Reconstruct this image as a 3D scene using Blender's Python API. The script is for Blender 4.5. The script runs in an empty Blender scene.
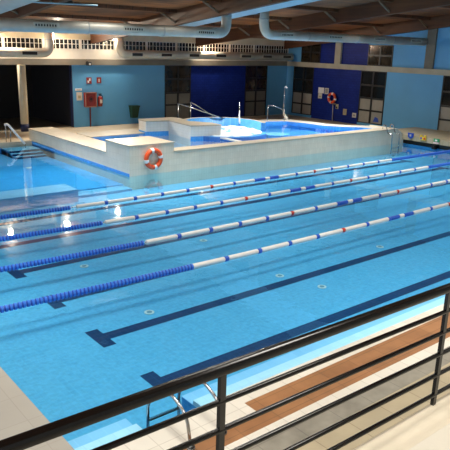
import bpy, bmesh, math, random
from mathutils import Vector, Matrix
random.seed(7)
S = bpy.context.scene
COL = S.collection
PI = math.pi

# ------------------------------------------------------------------ materials
def mat(name, col, rough=0.5, metal=0.0, spec=0.5, bump=0.0, bscale=20.0, var=0.0, vscale=3.0, emit=None, estr=0.0):
    m = bpy.data.materials.new(name); m.use_nodes = True
    nt = m.node_tree; b = nt.nodes['Principled BSDF']
    b.inputs['Base Color'].default_value = (*col, 1)
    b.inputs['Roughness'].default_value = rough
    b.inputs['Metallic'].default_value = metal
    b.inputs['Specular IOR Level'].default_value = spec
    tc = nt.nodes.new('ShaderNodeTexCoord')
    if var > 0:
        n = nt.nodes.new('ShaderNodeTexNoise'); n.inputs['Scale'].default_value = vscale; n.inputs['Detail'].default_value = 5
        nt.links.new(tc.outputs['Object'], n.inputs['Vector'])
        r = nt.nodes.new('ShaderNodeMapRange'); r.inputs['From Min'].default_value = .3; r.inputs['From Max'].default_value = .7
        r.inputs['To Min'].default_value = 1 - var; r.inputs['To Max'].default_value = 1 + var
        nt.links.new(n.outputs['Fac'], r.inputs['Value'])
        mx = nt.nodes.new('ShaderNodeVectorMath'); mx.operation = 'SCALE'; mx.inputs[0].default_value = col
        nt.links.new(r.outputs['Result'], mx.inputs['Scale']); nt.links.new(mx.outputs['Vector'], b.inputs['Base Color'])
    if bump > 0:
        n2 = nt.nodes.new('ShaderNodeTexNoise'); n2.inputs['Scale'].default_value = bscale; n2.inputs['Detail'].default_value = 3
        nt.links.new(tc.outputs['Object'], n2.inputs['Vector'])
        bp = nt.nodes.new('ShaderNodeBump'); bp.inputs['Strength'].default_value = bump; bp.inputs['Distance'].default_value = .01
        nt.links.new(n2.outputs['Fac'], bp.inputs['Height']); nt.links.new(bp.outputs['Normal'], b.inputs['Normal'])
    if emit:
        b.inputs['Emission Color'].default_value = (*emit, 1); b.inputs['Emission Strength'].default_value = estr
    return m

def tile_mat(name, c1, c2, grout, w, h, mortar=.02, rough=.4, offset=0.0, axes='XY', spec=.5, var=.12, vscale=1.2):
    """ceramic or stone tiles laid in a grid; axes says which two object axes carry the grid"""
    m = bpy.data.materials.new(name); m.use_nodes = True
    nt = m.node_tree; b = nt.nodes['Principled BSDF']
    b.inputs['Roughness'].default_value = rough; b.inputs['Specular IOR Level'].default_value = spec
    tc = nt.nodes.new('ShaderNodeTexCoord'); sp = nt.nodes.new('ShaderNodeSeparateXYZ'); cb = nt.nodes.new('ShaderNodeCombineXYZ')
    nt.links.new(tc.outputs['Object'], sp.inputs[0])
    if axes == 'HZ':       # any vertical wall: horizontal run = x + y
        ad = nt.nodes.new('ShaderNodeMath'); ad.operation = 'ADD'
        nt.links.new(sp.outputs['X'], ad.inputs[0]); nt.links.new(sp.outputs['Y'], ad.inputs[1])
        nt.links.new(ad.outputs[0], cb.inputs['X']); nt.links.new(sp.outputs['Z'], cb.inputs['Y'])
    else:
        nt.links.new(sp.outputs[axes[0]], cb.inputs['X']); nt.links.new(sp.outputs[axes[1]], cb.inputs['Y'])
    br = nt.nodes.new('ShaderNodeTexBrick'); br.offset = offset; br.squash = 1
    br.inputs['Scale'].default_value = 1; br.inputs['Brick Width'].default_value = w; br.inputs['Row Height'].default_value = h
    br.inputs['Mortar Size'].default_value = mortar * min(w, h); br.inputs['Bias'].default_value = 0
    br.inputs['Color1'].default_value = (*c1, 1); br.inputs['Color2'].default_value = (*c2, 1); br.inputs['Mortar'].default_value = (*grout, 1)
    nt.links.new(cb.outputs[0], br.inputs['Vector'])
    n = nt.nodes.new('ShaderNodeTexNoise'); n.inputs['Scale'].default_value = vscale; n.inputs['Detail'].default_value = 6
    nt.links.new(tc.outputs['Object'], n.inputs['Vector'])
    r = nt.nodes.new('ShaderNodeMapRange'); r.inputs['From Min'].default_value = .3; r.inputs['From Max'].default_value = .7
    r.inputs['To Min'].default_value = 1 - var; r.inputs['To Max'].default_value = 1 + var
    nt.links.new(n.outputs['Fac'], r.inputs['Value'])
    mx = nt.nodes.new('ShaderNodeVectorMath'); mx.operation = 'SCALE'
    nt.links.new(br.outputs['Color'], mx.inputs[0]); nt.links.new(r.outputs['Result'], mx.inputs['Scale'])
    nt.links.new(mx.outputs['Vector'], b.inputs['Base Color'])
    return m

def wood_mat(name, c1, c2, plank=.14, axis='Y'):
    m = bpy.data.materials.new(name); m.use_nodes = True
    nt = m.node_tree; b = nt.nodes['Principled BSDF']; b.inputs['Roughness'].default_value = .6
    tc = nt.nodes.new('ShaderNodeTexCoord'); mp = nt.nodes.new('ShaderNodeMapping')
    mp.inputs['Scale'].default_value = (.25, 5, 5) if axis == 'Y' else (5, .25, 5)
    nt.links.new(tc.outputs['Object'], mp.inputs['Vector'])
    n = nt.nodes.new('ShaderNodeTexNoise'); n.inputs['Scale'].default_value = 1.6; n.inputs['Detail'].default_value = 8
    nt.links.new(mp.outputs[0], n.inputs['Vector'])
    n3 = nt.nodes.new('ShaderNodeTexNoise'); n3.inputs['Scale'].default_value = .55; n3.inputs['Detail'].default_value = 3
    nt.links.new(tc.outputs['Object'], n3.inputs['Vector'])
    ad = nt.nodes.new('ShaderNodeMath'); ad.operation = 'ADD'; hf = nt.nodes.new('ShaderNodeMath'); hf.operation = 'MULTIPLY'; hf.inputs[1].default_value = .5
    nt.links.new(n.outputs['Fac'], ad.inputs[0]); nt.links.new(n3.outputs['Fac'], ad.inputs[1]); nt.links.new(ad.outputs[0], hf.inputs[0])
    cr = nt.nodes.new('ShaderNodeValToRGB')
    cr.color_ramp.elements[0].position = .38; cr.color_ramp.elements[0].color = (*c1, 1)
    cr.color_ramp.elements[1].position = .62; cr.color_ramp.elements[1].color = (*c2, 1)
    nt.links.new(hf.outputs[0], cr.inputs['Fac'])
    sp = nt.nodes.new('ShaderNodeSeparateXYZ'); nt.links.new(tc.outputs['Object'], sp.inputs[0])
    dv = nt.nodes.new('ShaderNodeMath'); dv.operation = 'DIVIDE'; dv.inputs[1].default_value = plank
    nt.links.new(sp.outputs[axis], dv.inputs[0])
    fr = nt.nodes.new('ShaderNodeMath'); fr.operation = 'FRACT'; nt.links.new(dv.outputs[0], fr.inputs[0])
    gt = nt.nodes.new('ShaderNodeMath'); gt.operation = 'GREATER_THAN'; gt.inputs[1].default_value = .07; nt.links.new(fr.outputs[0], gt.inputs[0])
    mr = nt.nodes.new('ShaderNodeMapRange'); mr.inputs['To Min'].default_value = .45; nt.links.new(gt.outputs[0], mr.inputs['Value'])
    mx = nt.nodes.new('ShaderNodeVectorMath'); mx.operation = 'SCALE'
    nt.links.new(cr.outputs['Color'], mx.inputs[0]); nt.links.new(mr.outputs[0], mx.inputs['Scale'])
    nt.links.new(mx.outputs['Vector'], b.inputs['Base Color'])
    return m

def water_mat(name, tint, wave=.004, scale=2.5):
    m = bpy.data.materials.new(name); m.use_nodes = True
    nt = m.node_tree; nt.nodes.clear()
    o = nt.nodes.new('ShaderNodeOutputMaterial'); mi = nt.nodes.new('ShaderNodeMixShader')
    t = nt.nodes.new('ShaderNodeBsdfTransparent'); t.inputs['Color'].default_value = (*tint, 1)
    g = nt.nodes.new('ShaderNodeBsdfGlossy'); g.inputs['Roughness'].default_value = .03; g.inputs['Color'].default_value = (1, 1, 1, 1)
    f = nt.nodes.new('ShaderNodeFresnel'); f.inputs['IOR'].default_value = 1.33
    tc = nt.nodes.new('ShaderNodeTexCoord')
    n = nt.nodes.new('ShaderNodeTexNoise'); n.inputs['Scale'].default_value = scale; n.inputs['Detail'].default_value = 2
    b = nt.nodes.new('ShaderNodeBump'); b.inputs['Distance'].default_value = wave; b.inputs['Strength'].default_value = 1
    nt.links.new(tc.outputs['Object'], n.inputs['Vector']); nt.links.new(n.outputs['Fac'], b.inputs['Height'])
    nt.links.new(b.outputs['Normal'], g.inputs['Normal'])
    nt.links.new(f.outputs[0], mi.inputs['Fac']); nt.links.new(t.outputs[0], mi.inputs[1]); nt.links.new(g.outputs[0], mi.inputs[2])
    nt.links.new(mi.outputs[0], o.inputs['Surface'])
    return m

FLOOD = 110; FLOOD2 = 330
FILL_LAMPS = [(3.0, 6.5, 160), (9.5, 6.0, 160), (14, 6.3, 170), (22.5, 7.0, 150), (28, 9.0, 150), (0.5, 13.5, 160), (3.5, 1.2, 135), (10.6, 1.5, 150),
         (4.4, 11.6, 150), (11, 12.5, 125), (20.0, 12.3, 105), (25, 12.5, 105), (.8, 20, 90), (10.8, 18.4, 150), (14.0, 18, 170), (20.1, 15.6, 130), (3.5, 25, 80), (6.0, 22.5, 80),
         (10.5, 22.5, 170, .8), (24.5, 18.5, 130, .8), (24.5, 21.8, 230, .8), (19.3, 21.8, 200, .8)]
POOL_BLUE = (.085, .37, .62)
M = {}
M['pool'] = tile_mat('pool mosaic', POOL_BLUE, (.105, .415, .66), (.11, .42, .66), .10, .10, .06, .5, 0, 'XY', .2, .09, 14.0)
M['pool_mid'] = tile_mat('mid blue wall tile', (.14, .44, .72), (.16, .47, .74), (.2, .5, .76), .2, .2, .03, .5, 0, 'HZ', .2, .04)
M['pool_sh'] = tile_mat('saturated pool mosaic', (.03, .29, .62), (.04, .32, .66), (.05, .34, .66), .10, .10, .06, .5, 0, 'XY', .2, .07, 9.0)
M['poolw'] = tile_mat('pool wall mosaic', (.05, .30, .66), (.06, .34, .72), (.09, .40, .72), .10, .10, .06, .5, 0, 'HZ', .2, .07, 9.0)
M['pool_pale'] = tile_mat('pale blue ledge tile', (.27, .56, .82), (.30, .59, .84), (.33, .62, .86), .2, .2, .03, .5, 0, 'XY', .2, .04)
M['pool_pale2'] = tile_mat('white ledge tile', (.50, .72, .86), (.54, .75, .88), (.46, .68, .84), .2, .2, .03, .5, 0, 'XY', .2, .04)
M['lane'] = tile_mat('navy lane tile', (.004, .028, .095), (.006, .035, .11), (.012, .05, .14), .125, .125, .05, .5, 0, 'XY', .2, .1)
M['royal'] = tile_mat('royal blue tile', (.006, .019, .18), (.008, .024, .21), (.003, .010, .10), .30, .15, .04, .45, .5, 'HZ', .12, .1)
M['bluewall'] = mat('light blue paint', (.105, .36, .65), .6, var=.05, vscale=.8)
M['beige'] = tile_mat('beige deck tile', (.50, .44, .33), (.47, .41, .31), (.36, .31, .23), .30, .30, .02, .45, 0, 'XY', .3, .10)
M['tan'] = tile_mat('tan deck tile', (.44, .37, .25), (.40, .34, .23), (.27, .22, .15), .62, .30, .02, .5, 0, 'XY', .3, .12)
M['greytile'] = tile_mat('grey deck tile', (.27, .25, .205), (.24, .22, .18), (.18, .165, .14), .62, .30, .02, .55, 0, 'XY', .3, .18, 4)
M['white_tile'] = tile_mat('white coping tile', (.74, .70, .62), (.70, .66, .58), (.57, .53, .46), .31, .40, .02, .4, 0, 'XY', .4, .06)
M['brown_tile'] = tile_mat('brown deck tile', (.34, .165, .072), (.30, .14, .06), (.22, .11, .05), .62, .20, .03, .5, 0, 'XY', .3, .16, 3)
M['grey_deck'] = tile_mat('pale grey side deck', (.35, .33, .29), (.335, .315, .278), (.30, .28, .245), .6, .6, .01, .5, 0, 'XY', .3, .08, .7)
M['spa_tile'] = tile_mat('cream spa tile', (.78, .70, .56), (.74, .66, .52), (.60, .53, .41), .12, .24, .025, .35, 0, 'HZ', .4, .06)
M['spa_top'] = tile_mat('cream spa coping', (.47, .42, .33), (.44, .39, .31), (.38, .33, .26), .24, .24, .02, .4, 0, 'XY', .3, .07)
M['spa_white'] = tile_mat('white spa wall tile', (.72, .71, .68), (.69, .68, .65), (.58, .57, .54), .12, .12, .03, .35, 0, 'HZ', .4, .05)
M['spa_blue'] = tile_mat('bright blue spa tile', (.05, .28, .72), (.07, .34, .78), (.12, .40, .80), .06, .06, .08, .4, 0, 'HZ', .3, .08, 5)
M['spa_deep'] = tile_mat('deep blue spa tile', (.02, .12, .48), (.025, .15, .54), (.05, .2, .55), .06, .06, .08, .4, 0, 'HZ', .3, .08, 5)
M['slab'] = mat('cream gallery stone', (.76, .68, .53), .55, bump=.12, bscale=60, var=.07, vscale=4)
M['slab2'] = mat('pale gallery floor', (.74, .69, .58), .6, bump=.1, bscale=60, var=.04, vscale=3)
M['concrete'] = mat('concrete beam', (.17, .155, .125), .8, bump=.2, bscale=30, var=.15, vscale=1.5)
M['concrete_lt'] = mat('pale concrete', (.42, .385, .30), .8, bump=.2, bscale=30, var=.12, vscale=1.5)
M['white_wall'] = mat('white plaster', (.72, .71, .67), .8, var=.04)
M['cream_wall'] = mat('cream plaster', (.62, .55, .40), .8, var=.06)
M['wood'] = wood_mat('roof planks', (.075, .024, .007), (.42, .14, .034), .16, 'Y')
M['glulam'] = wood_mat('rafter wood', (.065, .022, .008), (.14, .049, .016), .60, 'X')
M['strut'] = mat('strut wood', (.20, .12, .065), .6, var=.2, vscale=6)
M['duct'] = mat('galvanised duct', (.52, .50, .44), .45, .25, var=.10, vscale=2.5)
M['duct_lt'] = mat('cream painted duct', (.55, .55, .47), .5, .1, var=.07, vscale=2)
M['duct_seam'] = mat('duct seam band', (.40, .41, .40), .45, .3)
M['trunk'] = mat('pool-lit blue trunk duct', (.42, .60, .68), .5, .1, var=.05)  # the trunk's blue is reflected pool light put into the base colour
M['dark'] = mat('dark metal', (.012, .012, .014), .35, .2)
M['slot'] = mat('slot black', (.02, .02, .02), .8)
M['glass_dark'] = mat('dark glass', (.012, .012, .012), .08, 0, .6)
M['glass_warm'] = mat('dark glass with brown room behind', (.03, .02, .012), .10, 0, .6, var=.8, vscale=1.8)
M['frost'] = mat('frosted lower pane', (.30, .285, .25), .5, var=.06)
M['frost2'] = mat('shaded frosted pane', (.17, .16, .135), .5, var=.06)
M['white_frame'] = mat('white frame', (.75, .74, .70), .5)
M['rail'] = mat('black painted rail', (.005, .0045, .004), .22, 0, .5, bump=.05, bscale=80)
M['chrome'] = mat('chrome', (.40, .41, .42), .22, 1.0)
M['steel_white'] = mat('white handrail', (.80, .80, .80), .35)
M['rim'] = mat('faded red rim', (.42, .20, .15), .5)
M['f_white'] = mat('white float', (.80, .78, .74), .45)
M['f_blue'] = mat('blue float', (.02, .10, .55), .4)
M['f_blue2'] = mat('light blue float ridge', (.03, .18, .70), .4)
M['f_blue3'] = mat('dark blue float groove', (.008, .03, .22), .5)
M['f_red'] = mat('red float', (.55, .04, .02), .4)
M['orange'] = mat('orange ring', (.75, .085, .015), .45)
M['white'] = mat('white plastic', (.8, .8, .8), .5)
M['red'] = mat('red painted metal', (.26, .02, .015), .4)
M['red_dk'] = mat('dark red', (.16, .014, .012), .5)
M['green'] = mat('dark green plastic', (.012, .05, .025), .5)
M['paper'] = mat('paper sheet', (.62, .60, .52), .7)
M['paper_y'] = mat('yellowed plate', (.42, .37, .22), .7)
M['p_blue'] = mat('blue plaque', (.01, .06, .42), .5)
M['p_yellow'] = mat('yellow plaque', (.75, .50, .03), .5)
M['p_green'] = mat('green plaque', (.03, .30, .12), .5)
M['p_pink'] = mat('pale pink plaque', (.75, .55, .55), .5)
M['navy'] = mat('navy paint', (.01, .018, .07), .5)
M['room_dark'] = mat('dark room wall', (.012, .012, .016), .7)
M['room_floor'] = mat('dark room floor', (.16, .14, .11), .5)
M['foam'] = mat('white foam', (.86, .90, .94), .8, bump=.8, bscale=12)
M['lens'] = mat('lit lamp lens', (1, 1, 1), .4, emit=(1, .86, .62), estr=220)
M['lens2'] = mat('lit fill lamp', (1, 1, 1), .4, emit=(1, .93, .82), estr=60)
M['water'] = water_mat('pool water', (.82, .96, 1.0), .0035, 2.2)
M['spa_water'] = water_mat('spa water', (.80, .95, 1.0), .006, 5)
M['drain'] = mat('pale drain cover', (.50, .62, .62), .5)
M['drain_c'] = mat('dark drain slot', (.10, .25, .33), .5)
M['spray'] = mat('spray white', (.85, .90, .95), .7)

# ------------------------------------------------------------------ mesh builder
class MB:
    def __init__(s): s.v = []; s.f = []; s.m = []; s.sm = []
    def face(s, idx, mi=0, smooth=False): s.f.append(tuple(idx)); s.m.append(mi); s.sm.append(smooth)
    def box(s, a, b, mi=0):
        x0, y0, z0 = a; x1, y1, z1 = b; n = len(s.v)
        s.v += [(x0, y0, z0), (x1, y0, z0), (x1, y1, z0), (x0, y1, z0), (x0, y0, z1), (x1, y0, z1), (x1, y1, z1), (x0, y1, z1)]
        for q in ((0, 3, 2, 1), (4, 5, 6, 7), (0, 1, 5, 4), (1, 2, 6, 5), (2, 3, 7, 6), (3, 0, 4, 7)): s.face([n + i for i in q], mi)
        return s
    def hexa(s, pts, mi=0):
        n = len(s.v); s.v += [tuple(p) for p in pts]
        for q in ((0, 3, 2, 1), (4, 5, 6, 7), (0, 1, 5, 4), (1, 2, 6, 5), (2, 3, 7, 6), (3, 0, 4, 7)): s.face([n + i for i in q], mi)
        return s
    def prism(s, poly, z0, z1, mi=0, mtop=None, mside=None):
        n = len(s.v); k = len(poly)
        s.v += [(x, y, z0) for x, y in poly] + [(x, y, z1) for x, y in poly]
        s.face(list(range(n + k - 1, n - 1, -1)), mi); s.face(list(range(n + k, n + 2 * k)), mi if mtop is None else mtop)
        for i in range(k):
            j = (i + 1) % k; s.face([n + i, n + j, n + k + j, n + k + i], mi if mside is None else mside)
        return s
    def poly(s, pts, mi=0):
        n = len(s.v); s.v += [tuple(p) for p in pts]; s.face(list(range(n, n + len(pts))), mi); return s
    def tube(s, path, r, mi=0, seg=10, caps=True, closed=False):
        P = [Vector(p) for p in path]; n0 = len(s.v); k = len(P)
        rr = r if isinstance(r, (list, tuple)) else [r] * k
        up = None
        for i, p in enumerate(P):
            if closed: t = (P[(i + 1) % k] - P[i - 1]).normalized()
            else: t = ((P[i + 1] if i < k - 1 else p) - (P[i - 1] if i > 0 else p)).normalized()
            if up is None:
                up = Vector((0, 0, 1)) if abs(t.z) < .9 else Vector((1, 0, 0))
            a = (up - t * up.dot(t)).normalized(); up = a; b = t.cross(a)
            for q in range(seg):
                w = 2 * PI * q / seg; s.v.append(tuple(p + (a * math.cos(w) + b * math.sin(w)) * rr[i]))
        for i in range(k if closed else k - 1):
            for q in range(seg):
                A = n0 + i * seg; B = n0 + ((i + 1) % k) * seg; q2 = (q + 1) % seg
                s.face([A + q, A + q2, B + q2, B + q], mi, True)
        if caps and not closed:
            s.face(list(range(n0 + seg - 1, n0 - 1, -1)), mi); s.face(list(range(n0 + (k - 1) * seg, n0 + k * seg)), mi)
        return s
    def build(s, name, mats, parent=None, **props):
        me = bpy.data.meshes.new(name)
        loc = parent.location if parent else Vector((0, 0, 0))
        if parent and parent.parent: loc = loc + parent.parent.location
        me.from_pydata([tuple(Vector(v) - loc) for v in s.v], [], s.f)
        for m in (mats if isinstance(mats, (list, tuple)) else [mats]): me.materials.append(m)
        for p, mi, sm in zip(me.polygons, s.m, s.sm): p.material_index = mi; p.use_smooth = sm
        me.validate(); me.update()
        bm = bmesh.new(); bm.from_mesh(me); bmesh.ops.recalc_face_normals(bm, faces=bm.faces); bm.to_mesh(me); bm.free()
        o = bpy.data.objects.new(name, me); COL.objects.link(o)
        if parent: o.parent = parent
        for k, v in props.items(): o[k] = v
        return o

def arc(c, r, a0, a1, n=8):
    return [(c[0] + r * math.cos(a0 + (a1 - a0) * i / n), c[1] + r * math.sin(a0 + (a1 - a0) * i / n)) for i in range(n + 1)]
def fillet(pts, r, n=6):
    """rounds the corners of a 3-D polyline"""
    P = [Vector(p) for p in pts]; out = [P[0]]
    for i in range(1, len(P) - 1):
        a = (P[i - 1] - P[i]); b = (P[i + 1] - P[i]); d = min(r, a.length * .49, b.length * .49)
        p0 = P[i] + a.normalized() * d; p1 = P[i] + b.normalized() * d
        for k in range(n + 1):
            t = k / n; out.append(p0 * (1 - t) ** 2 + P[i] * 2 * t * (1 - t) + p1 * t * t)
    out.append(P[-1]); return out
def thing(name, label, cat, loc=(0, 0, 0), group=None):
    o = bpy.data.objects.new(name, None); COL.objects.link(o); o.location = loc; o.empty_display_size = .2
    o['label'] = label; o['category'] = cat
    if group: o['group'] = group
    return o
def tag(o, label, cat, group=None, kind=None):
    o['label'] = label; o['category'] = cat
    if group: o['group'] = group
    if kind: o['kind'] = kind
    return o
def struct(mb, name, mats, label=None, cat=None, parent=None):
    o = mb.build(name, mats, parent)
    if not parent: o['kind'] = 'structure'
    if label: o['label'] = label
    if cat: o['category'] = cat
    return o

# ------------------------------------------------------------------ setting: main dimensions
PX0, PX1, PY0, PY1 = 2.6, 27.6, 5.55, 18.85      # the 25 m pool
BX = 11.15                                        # left face of the raised spa
BY = 27.6                                         # far edge of the shallow pool
WX, WY = 30.9, 31.0                               # right wall, back wall
DB = -.49                                         # pool bottom
def roof(y): return 5.12 + .115 * (31 - y)

# pool bottom with lane markings
b = MB()
b.box((PX0 - .2, PY0 - .2, DB - .2), (PX1 + .2, PY1 + .1, DB))
lanes = [7.2, 9.1, 11.1, 13.1, 15.1, 17.1]
for y in lanes:
    b.box((4.85, y - .13, DB - .01), (25.35, y + .13, DB + .003), 1)
    for x in (4.6, 25.35): b.box((x, y - .36, DB - .01), (x + .25, y + .36, DB + .003), 1)
struct(b, 'pool_floor', [M['pool'], M['lane']], 'bright blue mosaic pool bottom with navy T-ended lane lines', 'pool floor')
b = MB(); b.box((-2.5, 19.3, -.55), (BX, BY + .1, -.36))
struct(b, 'shallow_pool_floor', [M['pool_sh']], 'blue mosaic bottom of the shallow pool behind the lanes', 'pool floor')
b = MB(); b.box((-2.5, 18.3, DB), (8.85, 19.3, -.07), 0); b.box((-2.5, 18.285, DB), (8.86, 18.3, -.071), 1)
struct(b, 'pool_partition_wall', [M['pool_pale'], M['pool_mid']], 'submerged dividing wall between lanes and shallow pool', 'pool wall')
b = MB(); b.box((8.85, 18.7, DB), (BX, 19.3, -.40)); struct(b, 'pool_step_floor', [M['pool']], 'submerged step between the lanes and the shallow pool', 'pool floor')
b = MB(); b.box((PX0, PY0 - .3, DB), (PX1, PY0, .02)); struct(b, 'pool_wall_near', [M['poolw']], 'blue tiled near wall of the lane pool', 'pool wall')
b = MB(); b.box((PX0 - .3, PY0, DB), (PX0, 18.3, .02)); struct(b, 'pool_wall_left', [M['poolw']], 'blue tiled left end wall of the lane pool', 'pool wall')
b = MB(); b.box((PX1, PY0, DB), (PX1 + .25, PY1, -.02)); struct(b, 'pool_wall_right', [M['poolw']], 'blue tiled right end wall of the lane pool', 'pool wall')
b = MB(); b.box((-2.5, BY, -.5), (BX, BY + .2, .08)); struct(b, 'pool_wall_back', [M['poolw']], 'blue tiled far wall of the shallow pool', 'pool wall')
# ledges along the near edge, a gap between them for the ladder
for i, (x0, x1) in enumerate(((PX0, 3.55), (4.45, PX1))):
    b = MB(); b.box((x0, PY0, DB), (x1, 5.93, -.05), 0); b.box((x0, 5.93, DB), (x1, 6.2, -.12), 1)
    b.box((x0 - .004, PY0 + .02, DB), (x1 + .004, 6.18, -.125), 2)
    struct(b, 'pool_ledge_trim_%d' % (i + 1), [M['pool_pale2'], M['pool_pale'], M['poolw']],
           ['pale underwater ledge beside the grey side deck', 'long pale underwater ledge along the near pool edge'][i], 'pool ledge')
# water
b = MB(); b.poly([(-2.5, 18.3, 0), (PX0, 18.3, 0), (PX0, PY0, 0), (PX1, PY0, 0), (PX1, PY1, 0), (BX, PY1, 0), (BX, BY, 0), (-2.5, BY, 0)])
tag(b.build('pool_water', M['water']), 'clear blue water of the lane pool and shallow pool', 'water', kind='stuff')

# decks
b = MB()
b.box((PX0, 5.27, -.6), (PX1, PY0, .11), 0)
b.box((PX0, 5.0, -.6), (4.80, 5.27, .11), 0); b.box((4.80, 5.0, -.6), (PX1, 5.27, .108), 1)
b.box((PX0, 4.72, -.6), (PX1, 5.0, .108), 1)
b.box((PX0, 4.54, -.6), (PX1, 4.72, .108), 0)
b.box((PX0, 4.24, -.6), (PX1, 4.54, .106), 2)
b.box((PX0, 2.0, -.6), (PX1, 4.24, .104), 3)
struct(b, 'floor_near', [M['white_tile'], M['brown_tile'], M['greytile'], M['tan']], 'banded near pool deck in white, brown, grey and tan tile', 'floor')
b = MB(); b.box((-2.5, 2.0, -.6), (PX0, 18.3, .10)); struct(b, 'floor_left', [M['grey_deck']], 'plain grey deck at the left end of the lanes', 'floor')
b = MB(); b.box((-2.5, BY + .12, -.5), (BX, WY + .3, .12)); b.box((BX, 25.2, -.5), (WX, WY + .3, .12)); b.box((26.3, 20.4, -.5), (WX, 25.2, .12))
struct(b, 'floor', [M['beige']], 'beige tiled deck in front of the blue walls', 'floor')
b = MB(); b.box((-2.5, BY - .02, -.1), (BX, BY + .12, .13)); struct(b, 'trim_1', [M['spa_top']], 'pale coping along the far edge of the shallow pool', 'coping')
b = MB(); b.box((27.5, 4, .20), (WX, 20.4, .45), 0); b.box((27.66, 4, -.02), (WX, 20.4, .20), 1)  # second box: shadow under the deck edge, set as a dark block
struct(b, 'floor_right', [M['tan'], M['dark']], 'raised beige deck at the right end over a gutter with its shadow painted dark', 'floor')

# gallery in front of the camera
b = MB(); b.box((-6, 1.98, 1.55), (30, 2.216, 1.97)); struct(b, 'gallery_slab', [M['slab']], 'cream stone edge of the viewing gallery under the railing', 'slab')
b = MB(); b.box((-6, -3, 1.55), (30, 1.972, 1.98)); struct(b, 'gallery_floor', [M['slab2']], 'pale floor of the viewing gallery', 'floor')
b = MB(); b.box((-6, 1.6, -.6), (30, 1.9, 1.55)); b.box((-6, -3.3, 1.5), (31, -3.1, 9.2))
struct(b, 'wall_near', [M['white_wall']], 'plain wall under the viewing gallery', 'wall')

# ------------------------------------------------------------------ back wall
b = MB(); T = .25
Z0, Z1 = .0, 3.4
b.box((14.92, WY, Z0), (20.80, WY + T, Z1), 0)            # light blue
b.box((22.72, WY, Z0), (27.10, WY + T, Z1), 1)            # royal blue tile
b.box((29.03, WY, Z0), (WX + .3, WY + T, Z1), 0)
b.box((-2.5, WY + .02, 3.7), (WX + .3, WY + T, 4.20), 2)  # white band above the beam
b.box((-2.5, WY + .02, 4.70), (WX + .3, WY + T, 5.5), 3)  # cream band under the roof
struct(b, 'wall_back', [M['bluewall'], M['royal'], M['white_wall'], M['cream_wall']], 'back wall in light blue paint and royal blue tile', 'wall')
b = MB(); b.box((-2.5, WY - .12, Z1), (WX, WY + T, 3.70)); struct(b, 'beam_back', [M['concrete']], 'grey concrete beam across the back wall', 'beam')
# dark room behind the opening at the left
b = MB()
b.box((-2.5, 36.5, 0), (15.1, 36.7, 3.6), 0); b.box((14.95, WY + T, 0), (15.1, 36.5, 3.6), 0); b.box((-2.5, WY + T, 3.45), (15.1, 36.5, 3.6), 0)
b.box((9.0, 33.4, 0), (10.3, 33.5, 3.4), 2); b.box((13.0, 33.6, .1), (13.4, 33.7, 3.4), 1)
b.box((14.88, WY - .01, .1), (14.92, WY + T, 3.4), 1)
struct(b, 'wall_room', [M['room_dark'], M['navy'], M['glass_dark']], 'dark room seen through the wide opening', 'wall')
b = MB(); b.box((-2.5, WY + .3, -.3), (15.1, 36.5, .118)); struct(b, 'floor_room', [M['room_floor']], 'dim floor of the room behind the opening', 'floor')
def col_round(x, y, r, z0, z1, name, m, band=None):
    b = MB(); b.tube([(x, y, z0), (x, y, z1)], r, 0, 24)
    o = struct(b, name, [m]); 
    if band:
        c = MB(); c.tube([(x, y, z0), (x, y, band)], r + .012, 0, 24); c.build('base_band', M['navy'], o)
    return o
o = col_round(12.1, 30.75, .20, .12, 3.4, 'column_back', M['cream_wall'], .50)
o['label'] = 'round cream column with navy foot in the dark opening'; o['category'] = 'column'

# right wall
b = MB()
b.box((WX, 28.50, 0), (WX + T, 31.2, .28), 0)
b.box((WX, 30.35, .28), (WX + T, 31.2, Z1), 0)
b.box((WX, 24.62, 0), (WX + T, 28.50, Z1), 1)
b.box((WX, 22.72, 0), (WX + T, 24.62, .28), 0)
b.box((WX, 19.02, 0), (WX + T, 22.72, Z1), 0)
b.box((WX, 17.10, 0), (WX + T, 19.02, .28), 0)
b.box((WX, 4.0, 0), (WX + T, 17.10, Z1), 0)
b.box((WX, 29.75, 3.7), (WX + T, 31.2, 6.2), 0); b.box((WX, 28.02, 5.0), (WX + T, 29.75, 6.3), 0)
b.box((WX, 24.22, 3.7), (WX + T, 28.02, 6.4), 1)
b.box((WX, 22.42, 4.9), (WX + T, 24.22, 6.5), 0)
b.box((WX, 4.0, 3.7), (WX + T, 22.42, 8.4), 0)
struct(b, 'wall_right', [M['bluewall'], M['royal']], 'right wall in light blue paint and royal blue tile', 'wall')
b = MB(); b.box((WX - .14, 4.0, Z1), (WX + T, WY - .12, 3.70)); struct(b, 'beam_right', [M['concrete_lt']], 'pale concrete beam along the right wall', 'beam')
for i, (y, w, z1) in enumerate(((26.6, .35, 5.5), (20.1, .42, 6.3))):
    b = MB(); b.box((WX - .13, y - w, 3.70), (WX + .05, y + w * .0 + .12, z1))
    struct(b, 'column_right_%d' % (i + 1), [M['concrete_lt'] if i == 0 else M['concrete']],
           ['short pale column standing on the beam before royal blue tile', 'short grey column standing on the beam where the duct ends'][i], 'column')

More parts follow.
